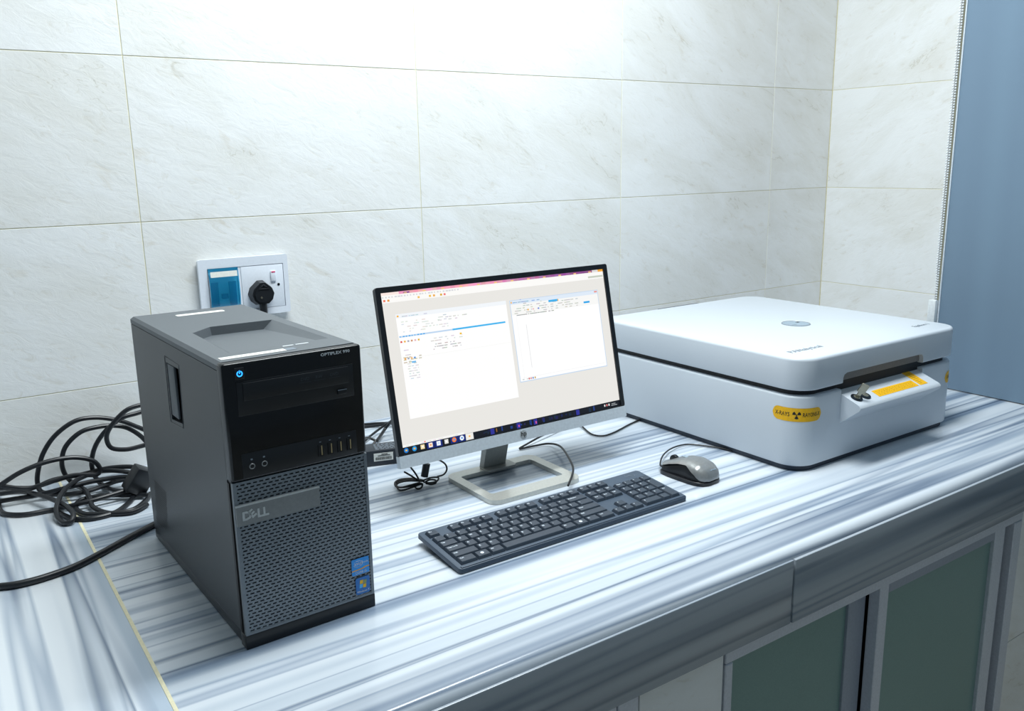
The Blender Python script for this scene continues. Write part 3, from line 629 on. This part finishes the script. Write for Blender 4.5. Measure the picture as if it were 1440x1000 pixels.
mcp = [Vector((.8605-.0045, .0925+ML/2-.004, .012)), onz(929, 655, .012), onz(931, 643, .012), onz(939, 634, .008), onz(951, 628, .005), onz(966, 625, .003), onz(982, 626, .003), onz(998, 628, .003), onz(1012, 630, .003), onz(1030, 634, .003)]
obj('mouse_cable', tube(mcp, .0016, 8, 10, minz=.0018), M['rubber2'], label='thin grey-black mouse cable curving back under the white machine', category='cable')

# ------------------------------------------------------------------ bench analyser
mx, my, W_, D_ = 1.023, -.0225, .532, .572
an = thing('benchtop_analyser', 'large white benchtop x-ray analyser with hinged lid and yellow warning labels', 'analyser', (mx, my, 0))
RC = .046
ob = lambda i: rrect(i, W_-i, i, D_-i, RC-i*.5, 10)
obj('plinth', prism(ob(.006), .0005, .013), M['plinth'], an, label='dark grey plinth')
body = obj('body', prism(ob(0), .0105, .146, bev_top=.004, bev_bot=.003, seg=3), M['white'], an)
obj('seam_core', prism(ob(.012), .140, .1600), M['seam'], an, label='black gap under the lid')
lid = obj('lid', prism(ob(-.0005), .157, .2185, bev_top=.006, bev_bot=.003, seg=3), M['white'], an)
boolean_cut(lid, prism([(.121, .140), (.392, .140), (.392, .168), (.389, .174), (.383, .177), (.132, .177), (.124, .174), (.121, .168)], -.02, .028, 'y'))
obj('notch_back', box(.118, .395, .0085, .0115, .1600, .1785), M['notch'], an)
boolean_cut(body, box(.119, .394, -.02, .026, .118, .17))
ledge = prism([(.0258, .146), (-.036, .1225), (-.0405, .1195), (-.0420, .1160), (-.0405, .1115), (.0002, .0790), (.0258, .0790)], .1195, .3935, 'x')
lg_ = obj('handle_ledge', ledge, M['white'], an, smooth=40)
sl = math.atan2(.146-.1225, .0258+.036)
LB = Matrix.Translation((0, -.036, .1225)) @ Matrix.Rotation(sl, 4, 'X')     # ledge-top frame: x, distance up the slope, normal
def onledge(name, bm, m, par=None, **k):
    bmesh.ops.transform(bm, matrix=LB, verts=bm.verts); return obj(name, bm, m, par or an, **k)
for x in (.140, .166):
    lk = onledge('lock', cyl((x, .0185, .001), .0115, .003, n=28, bev=.0008), M['lockm'])
    onledge('lock_face', cyl((x, .0185, .0026), .0065, .001, n=20), M['chrome'], lk)
kyb = bmesh.new(); add_box(kyb, -.0010, .0010, -.004, .004, 0, .012); add_prism(kyb, rrect(-.0085, .0085, .010, .030, .003, 3), -.0012, .0012, 'x')
bmesh.ops.rotate(kyb, verts=kyb.verts, cent=(0, 0, 0), matrix=Matrix.Rotation(1.1, 3, 'Z') @ Matrix.Rotation(.25, 3, 'X')); bmesh.ops.translate(kyb, verts=kyb.verts, vec=(.140, .0185, .003))
ky = bmesh.new(); kyb.to_mesh(me_ := bpy.data.meshes.new('k')); kyb.free(); ky.from_mesh(me_)
bmesh.ops.transform(ky, matrix=Matrix.Translation((mx, my, 0)) @ LB, verts=ky.verts)
obj('lock_key', ky, M['chrome'], label='small metal key standing in the lock of the white machine', category='key')
y1_ = onledge('warning_label', box(.197, .332, .006, .026, .0001, .0005), M['yellow'], label='long yellow warning label on the ledge')
y2_ = onledge('warning_label', box(.338, .364, .006, .058, .0001, .0005), M['yellow'], label='short yellow warning label across the ledge')
wp = bmesh.new()
for r in range(4):
    x = .203
    while x < .322: l_ = random.uniform(.003, .009); add_box(wp, x, x+l_, .0095+r*.0038, .0102+r*.0038, .0005, .0006); x += l_+.002
onledge('label_print', wp, mat('brown_print', rgb(150, 115, 10), .6), y1_, smooth=0)
wp = bmesh.new()
for r in range(9): add_box(wp, .342, .342+random.uniform(.008, .019), .011+r*.0048, .0118+r*.0048, .0005, .0006)
onledge('label_print', wp, mat('brown_print_b', rgb(120, 90, 10), .6), y2_, smooth=0)
# label wrapped round the corner
def corner(s, off):     # s = 0 at middle of the front-left corner arc; s<0 on left face, s>0 on front face
    r = RC; q = r*PI/4
    if abs(s) <= q:
        a = PI*1.25+s/r; return (r+(r+off)*math.cos(a), r+(r+off)*math.sin(a))
    if s > 0: return (r+(s-q), -off)
    return (-off, r+(-s-q))
def corner_r(s, off): x, y = corner(-s, off); return (W_-x, y)
def wrap(bm, zc, fn, off):
    for v in bm.verts: x, y = fn(v.co.x, off+v.co.z); v.co = Vector((x, y, zc+v.co.y))
    return bm
def band(l, h):
    t = bmesh.new(); n = 40; top_, bot = [], []
    for i in range(n+1):
        s = -l/2+l*i/n; d = l/2-abs(s); hh = h/2 if d > h/2 else math.sqrt(max(0, (h/2)**2-(h/2-d)**2)); hh = max(hh, .001)
        top_.append(t.verts.new((s, hh, 0))); bot.append(t.verts.new((s, -hh, 0)))
    for i in range(n): t.faces.new((bot[i], bot[i+1], top_[i+1], top_[i]))
    return t
def warn(fn, shift, zc, words, lab):
    t = band(.102, .026); wrap(t, zc, lambda s, o: fn(s+shift, o), .0004); y_ = obj('warning_label', t, M['yellow'], an, label=lab)
    t = bmesh.new(); add_text(t, words[0], .0110, TX(-.0445, 0, 0), ext=0, bold=.00012, xs=.80); add_text(t, words[1], .0110, TX(.0080, 0, 0), ext=0, bold=.00012, xs=.70)
    for k in range(3):
        a = PI/2+k*2*PI/3+PI/3; pts_ = [(.0022*math.cos(a-.5), .0022*math.sin(a-.5)), (.0078*math.cos(a-.5), .0078*math.sin(a-.5)), (.0082*math.cos(a), .0082*math.sin(a)), (.0078*math.cos(a+.5), .0078*math.sin(a+.5)), (.0022*math.cos(a+.5), .0022*math.sin(a+.5))]
        t.faces.new([t.verts.new((x-.0025, y, 0)) for x, y in pts_])
    bmesh.ops.create_circle(t, cap_ends=True, segments=10, radius=.0014, matrix=TX(-.0025, 0, 0))
    wrap(t, zc, lambda s, o: fn(s+shift, o), .0006); obj('label_print', t, M['ink'], y_, smooth=0)
warn(corner, -.002, .111, ('X-RAYS', 'RAYONS-X'), 'yellow x-ray label with black trefoil on the left corner')
warn(corner_r, .012, .111, ('X-RAYS', 'RAYONS-X'), 'yellow x-ray label on the right corner')
LZ = .2185
dg_ = obj('lid_disc', cyl((.284, .236, LZ+.0002), .031, .0010, n=40), M['disc'], an, label='round grey disc set into the lid')
obj('disc_window', box(.296, .304, .240, .247, LZ+.0007, LZ+.0011), M['ink'], dg_)
dr = bmesh.new(); add_tube(dr, [(.284+.030*math.cos(2*PI*k/40), .236+.030*math.sin(2*PI*k/40), LZ+.0006) for k in range(40)], .0008, 6, 0, True); obj('disc_rim', dr, M['badge'], dg_)
obj('disc_mark', box(.262, .278, .228, .2295, LZ+.0007, LZ+.0010), M['print_g'], dg_)
obj('lid_lettering', text('PANalytical', .0205, TX(.036, .060, LZ+.0002), bold=.0001), M['print_g'], an, smooth=0)
obj('lid_lettering', text('Epsilon 1', .0160, TX(.442, .056, LZ+.0002), bold=.0001), M['print_g'], an, smooth=0)
obj('hinge', box(.20, .34, D_-.004, D_+.012, .15, .2165, bev=.003), M['plinth'], an)

# ------------------------------------------------------------------ wall socket and plug
so = thing('wall_socket', 'white double wall plate with blue breaker window and switched socket above the tower', 'socket', (.2785, YW, .338))
def sk(name, bm, m, par=None, **k):
    bmesh.ops.translate(bm, verts=bm.verts, vec=(-.2785, -YW, -.338)); return obj(name, bm, m, par or so, **k)
sk('back_box', box(.190, .367, .786, YW+.001, .280, .396, bev=.002), M['pvc'])
sk('frame', plate_with_hole(rrect(.187, .370, .277, .399, .005, 4), [(.2045, .2905), (.3600, .2905), (.3600, .3805), (.2045, .3805)], .779, .788, 'y'), M['pvc'], smooth=20)
sk('divider', box(.2655, .2705, .780, .788, .2905, .3805), M['pvc'])
br = sk('breaker', box(.2060, .2645, .7835, .7858, .2920, .3790), M['bluelt'], label='circuit breaker behind the clear blue cover')
for x0, x1 in ((.210, .2245), (.245, .2605)): sk('breaker_block', box(x0, x1, .781, .7834, .304, .352, bev=.001), M['bluedk'], br)
sk('breaker_toggle', box(.229, .2425, .7785, .7834, .318, .328, bev=.001), M['bluedk'], br)
cv = bmesh.new(); n = 8; A_ = []
for i in range(n+1):
    f = i/n; A_.append((.2905+.090*f, .7775-.0055*math.sin(PI*f)))
vv = [[cv.verts.new((x, y, z)) for z, y in A_] for x in (.2052, .2648)]
for i in range(n): cv.faces.new((vv[0][i], vv[1][i], vv[1][i+1], vv[0][i+1]))
for s_ in (0, 1):
    e_ = [cv.verts.new((.2052 if s_ == 0 else .2648, .786, z)) for z in (.2905, .3805)]; f_ = vv[s_]+[e_[1], e_[0]]; cv.faces.new(f_ if s_ else f_[::-1])
bcv = sk('breaker_cover', cv, M['cover'], smooth=40, label='clear blue plastic cover')
sk('cover_bar', quad([(.209, .7742, .363), (.2625, .7742, .363), (.2625, .7758, .374), (.209, .7758, .374)]), M['paper'], bcv, smooth=0, label='white bar on the blue cover')  # plain white bar across the upper part of the cover
pt = sk('socket_plate', box(.2712, .3592, .7795, .7865, .2912, .3798, bev=.001), M['pvc'])
rk = sk('rocker_switch', box(.3315, .3425, .7762, .7796, .345, .3665, bev=.0012), M['pvc']); sk('switch_mark', box(.3330, .3410, .7758, .7763, .3630, .3655), M['red'], rk)
sk('screw', cyl((.3475, .7793, .337), .0028, .001, 'y', 16), M['lockm'])
pg = thing('power_plug', 'black three-pin plug pushed into the white wall socket', 'plug', (.308, .779, .322))
def pk(name, bm, m, par=None, **k):
    bmesh.ops.translate(bm, verts=bm.verts, vec=(-.308, -.779, -.322)); return obj(name, bm, m, par or pg, **k)
shape = [(.296, .299), (.320, .299), (.330, .308), (.3345, .322), (.330, .335), (.314, .349), (.302, .349), (.286, .335), (.2815, .322), (.286, .308)]
pbm = bmesh.new(); add_prism(pbm, shape, .757, .7793, 'y'); 
for v in pbm.verts:
    if v.co.y < .76: v.co.x = .308+(v.co.x-.308)*.86; v.co.z = .323+(v.co.z-.323)*.86
bmesh.ops.bevel(pbm, geom=[e for e in pbm.edges if all(v.co.y < .76 for v in e.verts)], offset=.004, segments=2, affect='EDGES')
pk('plug_body', pbm, M['plug'])
pk('plug_grip', tube([(.298, .7565, .334), (.308, .7555, .3425), (.318, .7565, .334)], .0016, 6, 0, True), M['plug'])
pk('plug_screw', cyl((.302, .7562, .316), .0022, .0015, 'y', 12), M['chrome'])
pk('plug_neck', tube([(.308, .768, .312), (.308, .768, .298), (.3078, .768, .284), (.3070, .768, .268)], .0078, 12, 4), M['plug'])
pk('plug_cord', tube([(.308, .768, .304), (.308, .768, .290), (.306, .768, .260), (.300, .765, .20), (.29, .755, .12), (.27, .74, .05), (.24, .72, .010), (.20, .70, .006)], .0048, 10, 8, minz=.005), M['rubber'])

# ------------------------------------------------------------------ cables left of the tower
def c6(x, y): return (x/3.3333, 540+y/3.3333)
def up(y): return lambda x, yy: ony(*c6(x, yy), y)
def fl(z): return lambda x, yy: onz(*c6(x, yy), z)
def mixed(pts, r, yplane=.745):
    """points on a wall-parallel plane while they lie above the worktop, else on the worktop"""
    out = []
    for p_ in pts:
        x, y = p_[:2]; z = p_[2] if len(p_) > 2 else r
        q = ony(*c6(x, y), yplane)
        if q.z < z: q = onz(*c6(x, y), z)
        out.append(q)
    return out
R_ = .0043
pc = thing('cable_coil', 'tangled coil of black cable with a square connector, against the tiles beside the tower', 'cable', tuple(onz(95, 720, 0)))
pco = Vector(pc.location)
for pts, yp in (([(700, 225), (640, 200), (560, 172), (450, 158), (350, 175), (260, 240), (205, 320), (180, 400), (176, 465), (200, 508), (300, 518, .012), (420, 500, .014), (540, 458, .014), (610, 445, .014)], .752),
    ([(700, 290), (660, 245), (600, 208), (540, 196), (470, 200), (380, 225), (310, 290), (290, 360), (303, 420), (345, 468), (395, 495, .018), (420, 535, .014), (440, 580, .008), (520, 606), (620, 590), (680, 550), (705, 515)], .735),
    ([(700, 120), (640, 138), (570, 160), (500, 215), (450, 285), (430, 360), (440, 420), (470, 465), (530, 497, .01), (600, 500, .01), (650, 478, .012), (700, 470, .012)], .720),
    ([(700, 95), (655, 100), (590, 125), (530, 185), (500, 245), (520, 298), (590, 307), (660, 292), (700, 280)], .700),
    ([(-60, 515), (0, 475), (100, 412), (220, 365), (340, 345), (430, 358), (468, 395), (450, 425), (350, 428, .02), (260, 452, .012), (190, 475), (120, 492), (0, 478)], .705)):
    obj('cable_strand', tube([q-pco for q in mixed(pts, R_, yp)], R_, 10, 7, minz=R_), M['rubber'], pc)
for s_ in ([(-60, 520, .006), (0, 515, .010), (100, 505, .016), (200, 525, .020), (290, 562, .020), (340, 602, .016), (338, 640, .008), (300, 652, .005), (268, 618, .010), (268, 565, .022), (300, 500, .03), (370, 445, .03), (470, 410, .032), (560, 408, .036), (620, 418, .040)],
           [(-60, 545), (-10, 560), (0, 590), (30, 610), (120, 612), (250, 590), (400, 555, .012), (540, 515, .016), (640, 480, .02), (690, 460, .02)],
           [(270, 600), (340, 630), (430, 631), (540, 602), (605, 555), (635, 505, .01), (640, 470, .02)],
           [(690, 520, .008), (600, 520, .008), (470, 525, .008), (380, 545, .006), (355, 580, .005), (400, 610, .005), (500, 608, .005), (620, 600, .005), (690, 565, .005)],
           [(-60, 560, .010), (60, 540, .012), (180, 520, .012), (300, 490, .02), (420, 460, .024), (540, 440, .026), (620, 436, .03)],
           [(-60, 490, .010), (60, 488, .012), (160, 485, .012), (250, 450, .022), (380, 425, .03), (500, 396, .036), (600, 388, .040), (650, 395, .040)]):
    obj('cable_strand', tube([onz(*c6(p_[0], p_[1]), p_[2] if len(p_) > 2 else R_) - pco for p_ in s_], R_, 10, 7, minz=R_), M['rubber'], pc)
pcn = onz(*c6(655, 470), .025)
cn = box(-.019, .019, -.013, .013, -.024, .024, bev=.003)
obj('connector', cn, M['plug'], pc, pcn-pco+Vector((0, 0, .008)), (.25, .55, .25))
lead = obj('power_cable', tube([onz(-20, 827, R_+.001), onz(0, 825, R_+.001), onz(24, 822, R_+.001), onz(60, 813, R_+.001), onz(105, 797, R_+.001), onz(144, 777, R_+.001), onz(180, 757, R_+.001), onz(216, 738, R_+.001), onz(245, 722, R_+.001)], .0052, 12, 8), M['rubber'], label='single thick black cable running left across the worktop joint', category='cable')

# ------------------------------------------------------------------ things between tower and monitor
ad = thing('power_adapter', 'black power adapter brick with a white barcode label behind the monitor', 'adapter', (.437, .506, 0), (0, 0, -.30))
obj('brick', box(-.052, .055, -.008, .040, .0005, .032, bev=.0025), M['adapter'], ad)
alb = obj('barcode_label', box(-.021, .017, -.0084, -.0079, .010, .026), M['paper'], ad, label='white barcode label')
bc = bmesh.new(); x = -.018
while x < .013: w_ = random.uniform(.0004, .0011); add_box(bc, x, x+w_, -.0087, -.0083, .0125, .018); x += w_+random.uniform(.0004, .0009)
for x0, x1, z in ((-.006, .006, .0230), (-.013, .011, .0203)): add_box(bc, x0, x1, -.0087, -.0083, z, z+.0013)
obj('barcode', bc, M['ink'], alb, smooth=0)
tp_ = bmesh.new()
for r in range(6):
    x = -.016
    while x < .045: l_ = random.uniform(.003, .008); add_box(tp_, x, x+l_, -.002+r*.006, .001+r*.006, .0320, .0323); x += l_+.003
obj('rating_print', tp_, M['print_g'], ad, smooth=0)
def c8(x, y): return (500+x/10, 570+y/10)
obj('adapter_cable', tube([onz(*c8(120, 470), .02), onz(*c8(170, 455), .03), onz(*c8(230, 475), .034), onz(*c8(275, 510), .03)]+[Vector((.425, .55, .02))], .0026, 8, 8), M['rubber2'], label='short black cable bending into the adapter brick beside the tower', category='cable')
obj('video_cable', tube([onz(*c8(300, 500), .010), onz(*c8(370, 400), .012), onz(*c8(430, 310), .02), onz(*c8(510, 215), .04), onz(*c8(600, 110), .07)], .0036, 8, 8), M['rubber'], label='black cable slanting up behind the left edge of the monitor', category='cable')
obj('video_cable', tube([onz(*c8(120, 510), .006), onz(*c8(200, 440), .008), onz(*c8(320, 345), .012), onz(*c8(420, 275), .02), onz(*c8(510, 222), .03), onz(*c8(620, 160), .05)], .0027, 8, 8), M['rubber'], label='thinner black cable slanting from the tower to the monitor back', category='cable')
obj('video_cable', tube([onz(*c8(60, 275), .006), onz(*c8(150, 268), .006), onz(*c8(300, 255), .006), onz(*c8(430, 252), .006), onz(*c8(560, 262), .006), onz(*c8(700, 280), .006)], .0030, 8, 8), M['rubber'], label='black cable lying along the foot of the tiled wall', category='cable')
obj('video_cable', tube([onz(*c8(60, 312), .0035), onz(*c8(150, 300), .0035), onz(*c8(250, 292), .0035), onz(*c8(380, 272), .006), onz(*c8(520, 240), .012), onz(*c8(640, 215), .02)], .0030, 8, 8), M['rubber'], label='black cable just in front of the one along the wall foot', category='cable')

def c9(x, y): return (540+x/6.664, 560+y/6.667)
cbn = thing('cable_bundle', 'small tied bundle of thin black cable with a ferrite barrel under the monitor', 'cable', tuple(onz(590, 686, 0)))
cbo = Vector(cbn.location)
lb = bmesh.new()
for s_, cls in (([(370, 770, .010), (260, 752, .012), (150, 762, .012), (102, 795, .009), (125, 835, .006), (230, 828, .008), (340, 795, .010)], 0),
           ([(380, 780, .012), (240, 775, .014), (150, 790, .013), (118, 815, .009), (135, 855, .004), (180, 862, .003), (280, 830, .006), (360, 800, .010)], 0),
           ([(340, 790, .012), (250, 815, .010), (170, 836, .008), (125, 830, .007), (110, 800, .009), (170, 768, .014), (300, 762, .014)], 0),
           ([(370, 770, .014), (440, 745, .015), (500, 742, .012), (510, 760, .009), (480, 785, .008), (420, 795, .008), (370, 785, .010)], 0),
           ([(380, 790, .010), (430, 765, .012), (480, 768, .010), (485, 795, .006), (440, 808, .004), (390, 798, .006)], 0),
           ([(355, 800, .012), (310, 800, .012), (290, 828, .004), (315, 850, .003), (352, 836, .004), (362, 800, .012)], 0),
           ([(330, 770, .012), (300, 715, .030), (250, 648, .048)], 0), ([(310, 765, .014), (250, 725, .028), (192, 692, .040)], 0),
           ([(500, 735, .012), (560, 715, .012), (588, 670, .020), (575, 620, .034), (520, 582, .050), (470, 570, .056)], 0)):
    add_tube(lb, [onz(*c9(p_[0], p_[1]), p_[2]) - cbo for p_ in s_], .0017, 7, 7, minz=.0017)
obj('cable_loops', lb, M['rubber2'], cbn)
fb_ = bmesh.new(); f0, f1 = onz(*c9(378, 735), .016)-cbo, onz(*c9(400, 615), .045)-cbo
f1 = f0+(ony(*c9(400, 612), (f0+cbo).y)-cbo-f0)
add_tube(fb_, [f0, f0+(f1-f0)*.03, f0+(f1-f0)*.97, f1], .0068, 18, 0); obj('ferrite_barrel', fb_, M['plug'], cbn)
obj('barrel_lead', tube([f1, f1+Vector((.004, .01, .02)), f1+Vector((.01, .03, .05))], .0020, 7, 4), M['rubber2'], cbn)

# ------------------------------------------------------------------ window blind
bl = thing('roller_blind', 'blue-grey fabric roller blind hanging down to the worktop at the right', 'blind', (1.82, -.5, .002))
def bk(name, bm, m, par=None, **k):
    bmesh.ops.translate(bm, verts=bm.verts, vec=(-1.82, .5, -.002)); return obj(name, bm, m, par or bl, **k)
YB = .176; fbm = bmesh.new(); ys = [-1.5+(YB+1.5)*i/70 for i in range(71)]
def bx_(y): return 1.82+.0004*math.sin(y*31)+(.0008 if int((y+2)*7.3) % 2 else 0)
g0 = [[fbm.verts.new((bx_(y)+dx_, y, z)) for z in (.003, 1.82)] for dx_ in (0, .0012) for y in ys]
for i in range(70):
    a, b = g0[i], g0[i+1]; fbm.faces.new((a[0], a[1], b[1], b[0])); a, b = g0[71+i], g0[72+i]; fbm.faces.new((b[0], b[1], a[1], a[0]))
bk('fabric', fbm, M['blind'], smooth=50)
bk('edge_hem', box(1.8180, 1.8215, YB-.001, YB+.0022, .003, 1.82), M['hem'], label='pale side edge of the blind')
bk('roller', cyl((1.835, -.66, 1.845), .022, 1.68, 'y', 20), M['alu'])
ch = bmesh.new(); sph = []
for s_, (yo, xo) in enumerate(((.0, 0), (.0085, .004))):
    z = .215
    while z < 1.84:
        y = .1815+yo*(1 if z > .3 else (z-.2)/.1)
        t = bmesh.new(); bmesh.ops.create_icosphere(t, subdivisions=1, radius=.0025); bmesh.ops.translate(t, verts=t.verts, vec=(1.812+xo, y, z)); tmp_to(ch, t); z += .0062
bk('bead_chain', ch, M['chain'], kind='stuff', label='white bead chain')
tn = bk('chain_tensioner', box(1.806, 1.822, .179, .199, .150, .222, bev=.003), M['chain'], label='white chain holder')
bk('holder_post', box(1.8225, 1.830, .181, .197, .003, .215), M['chain'])
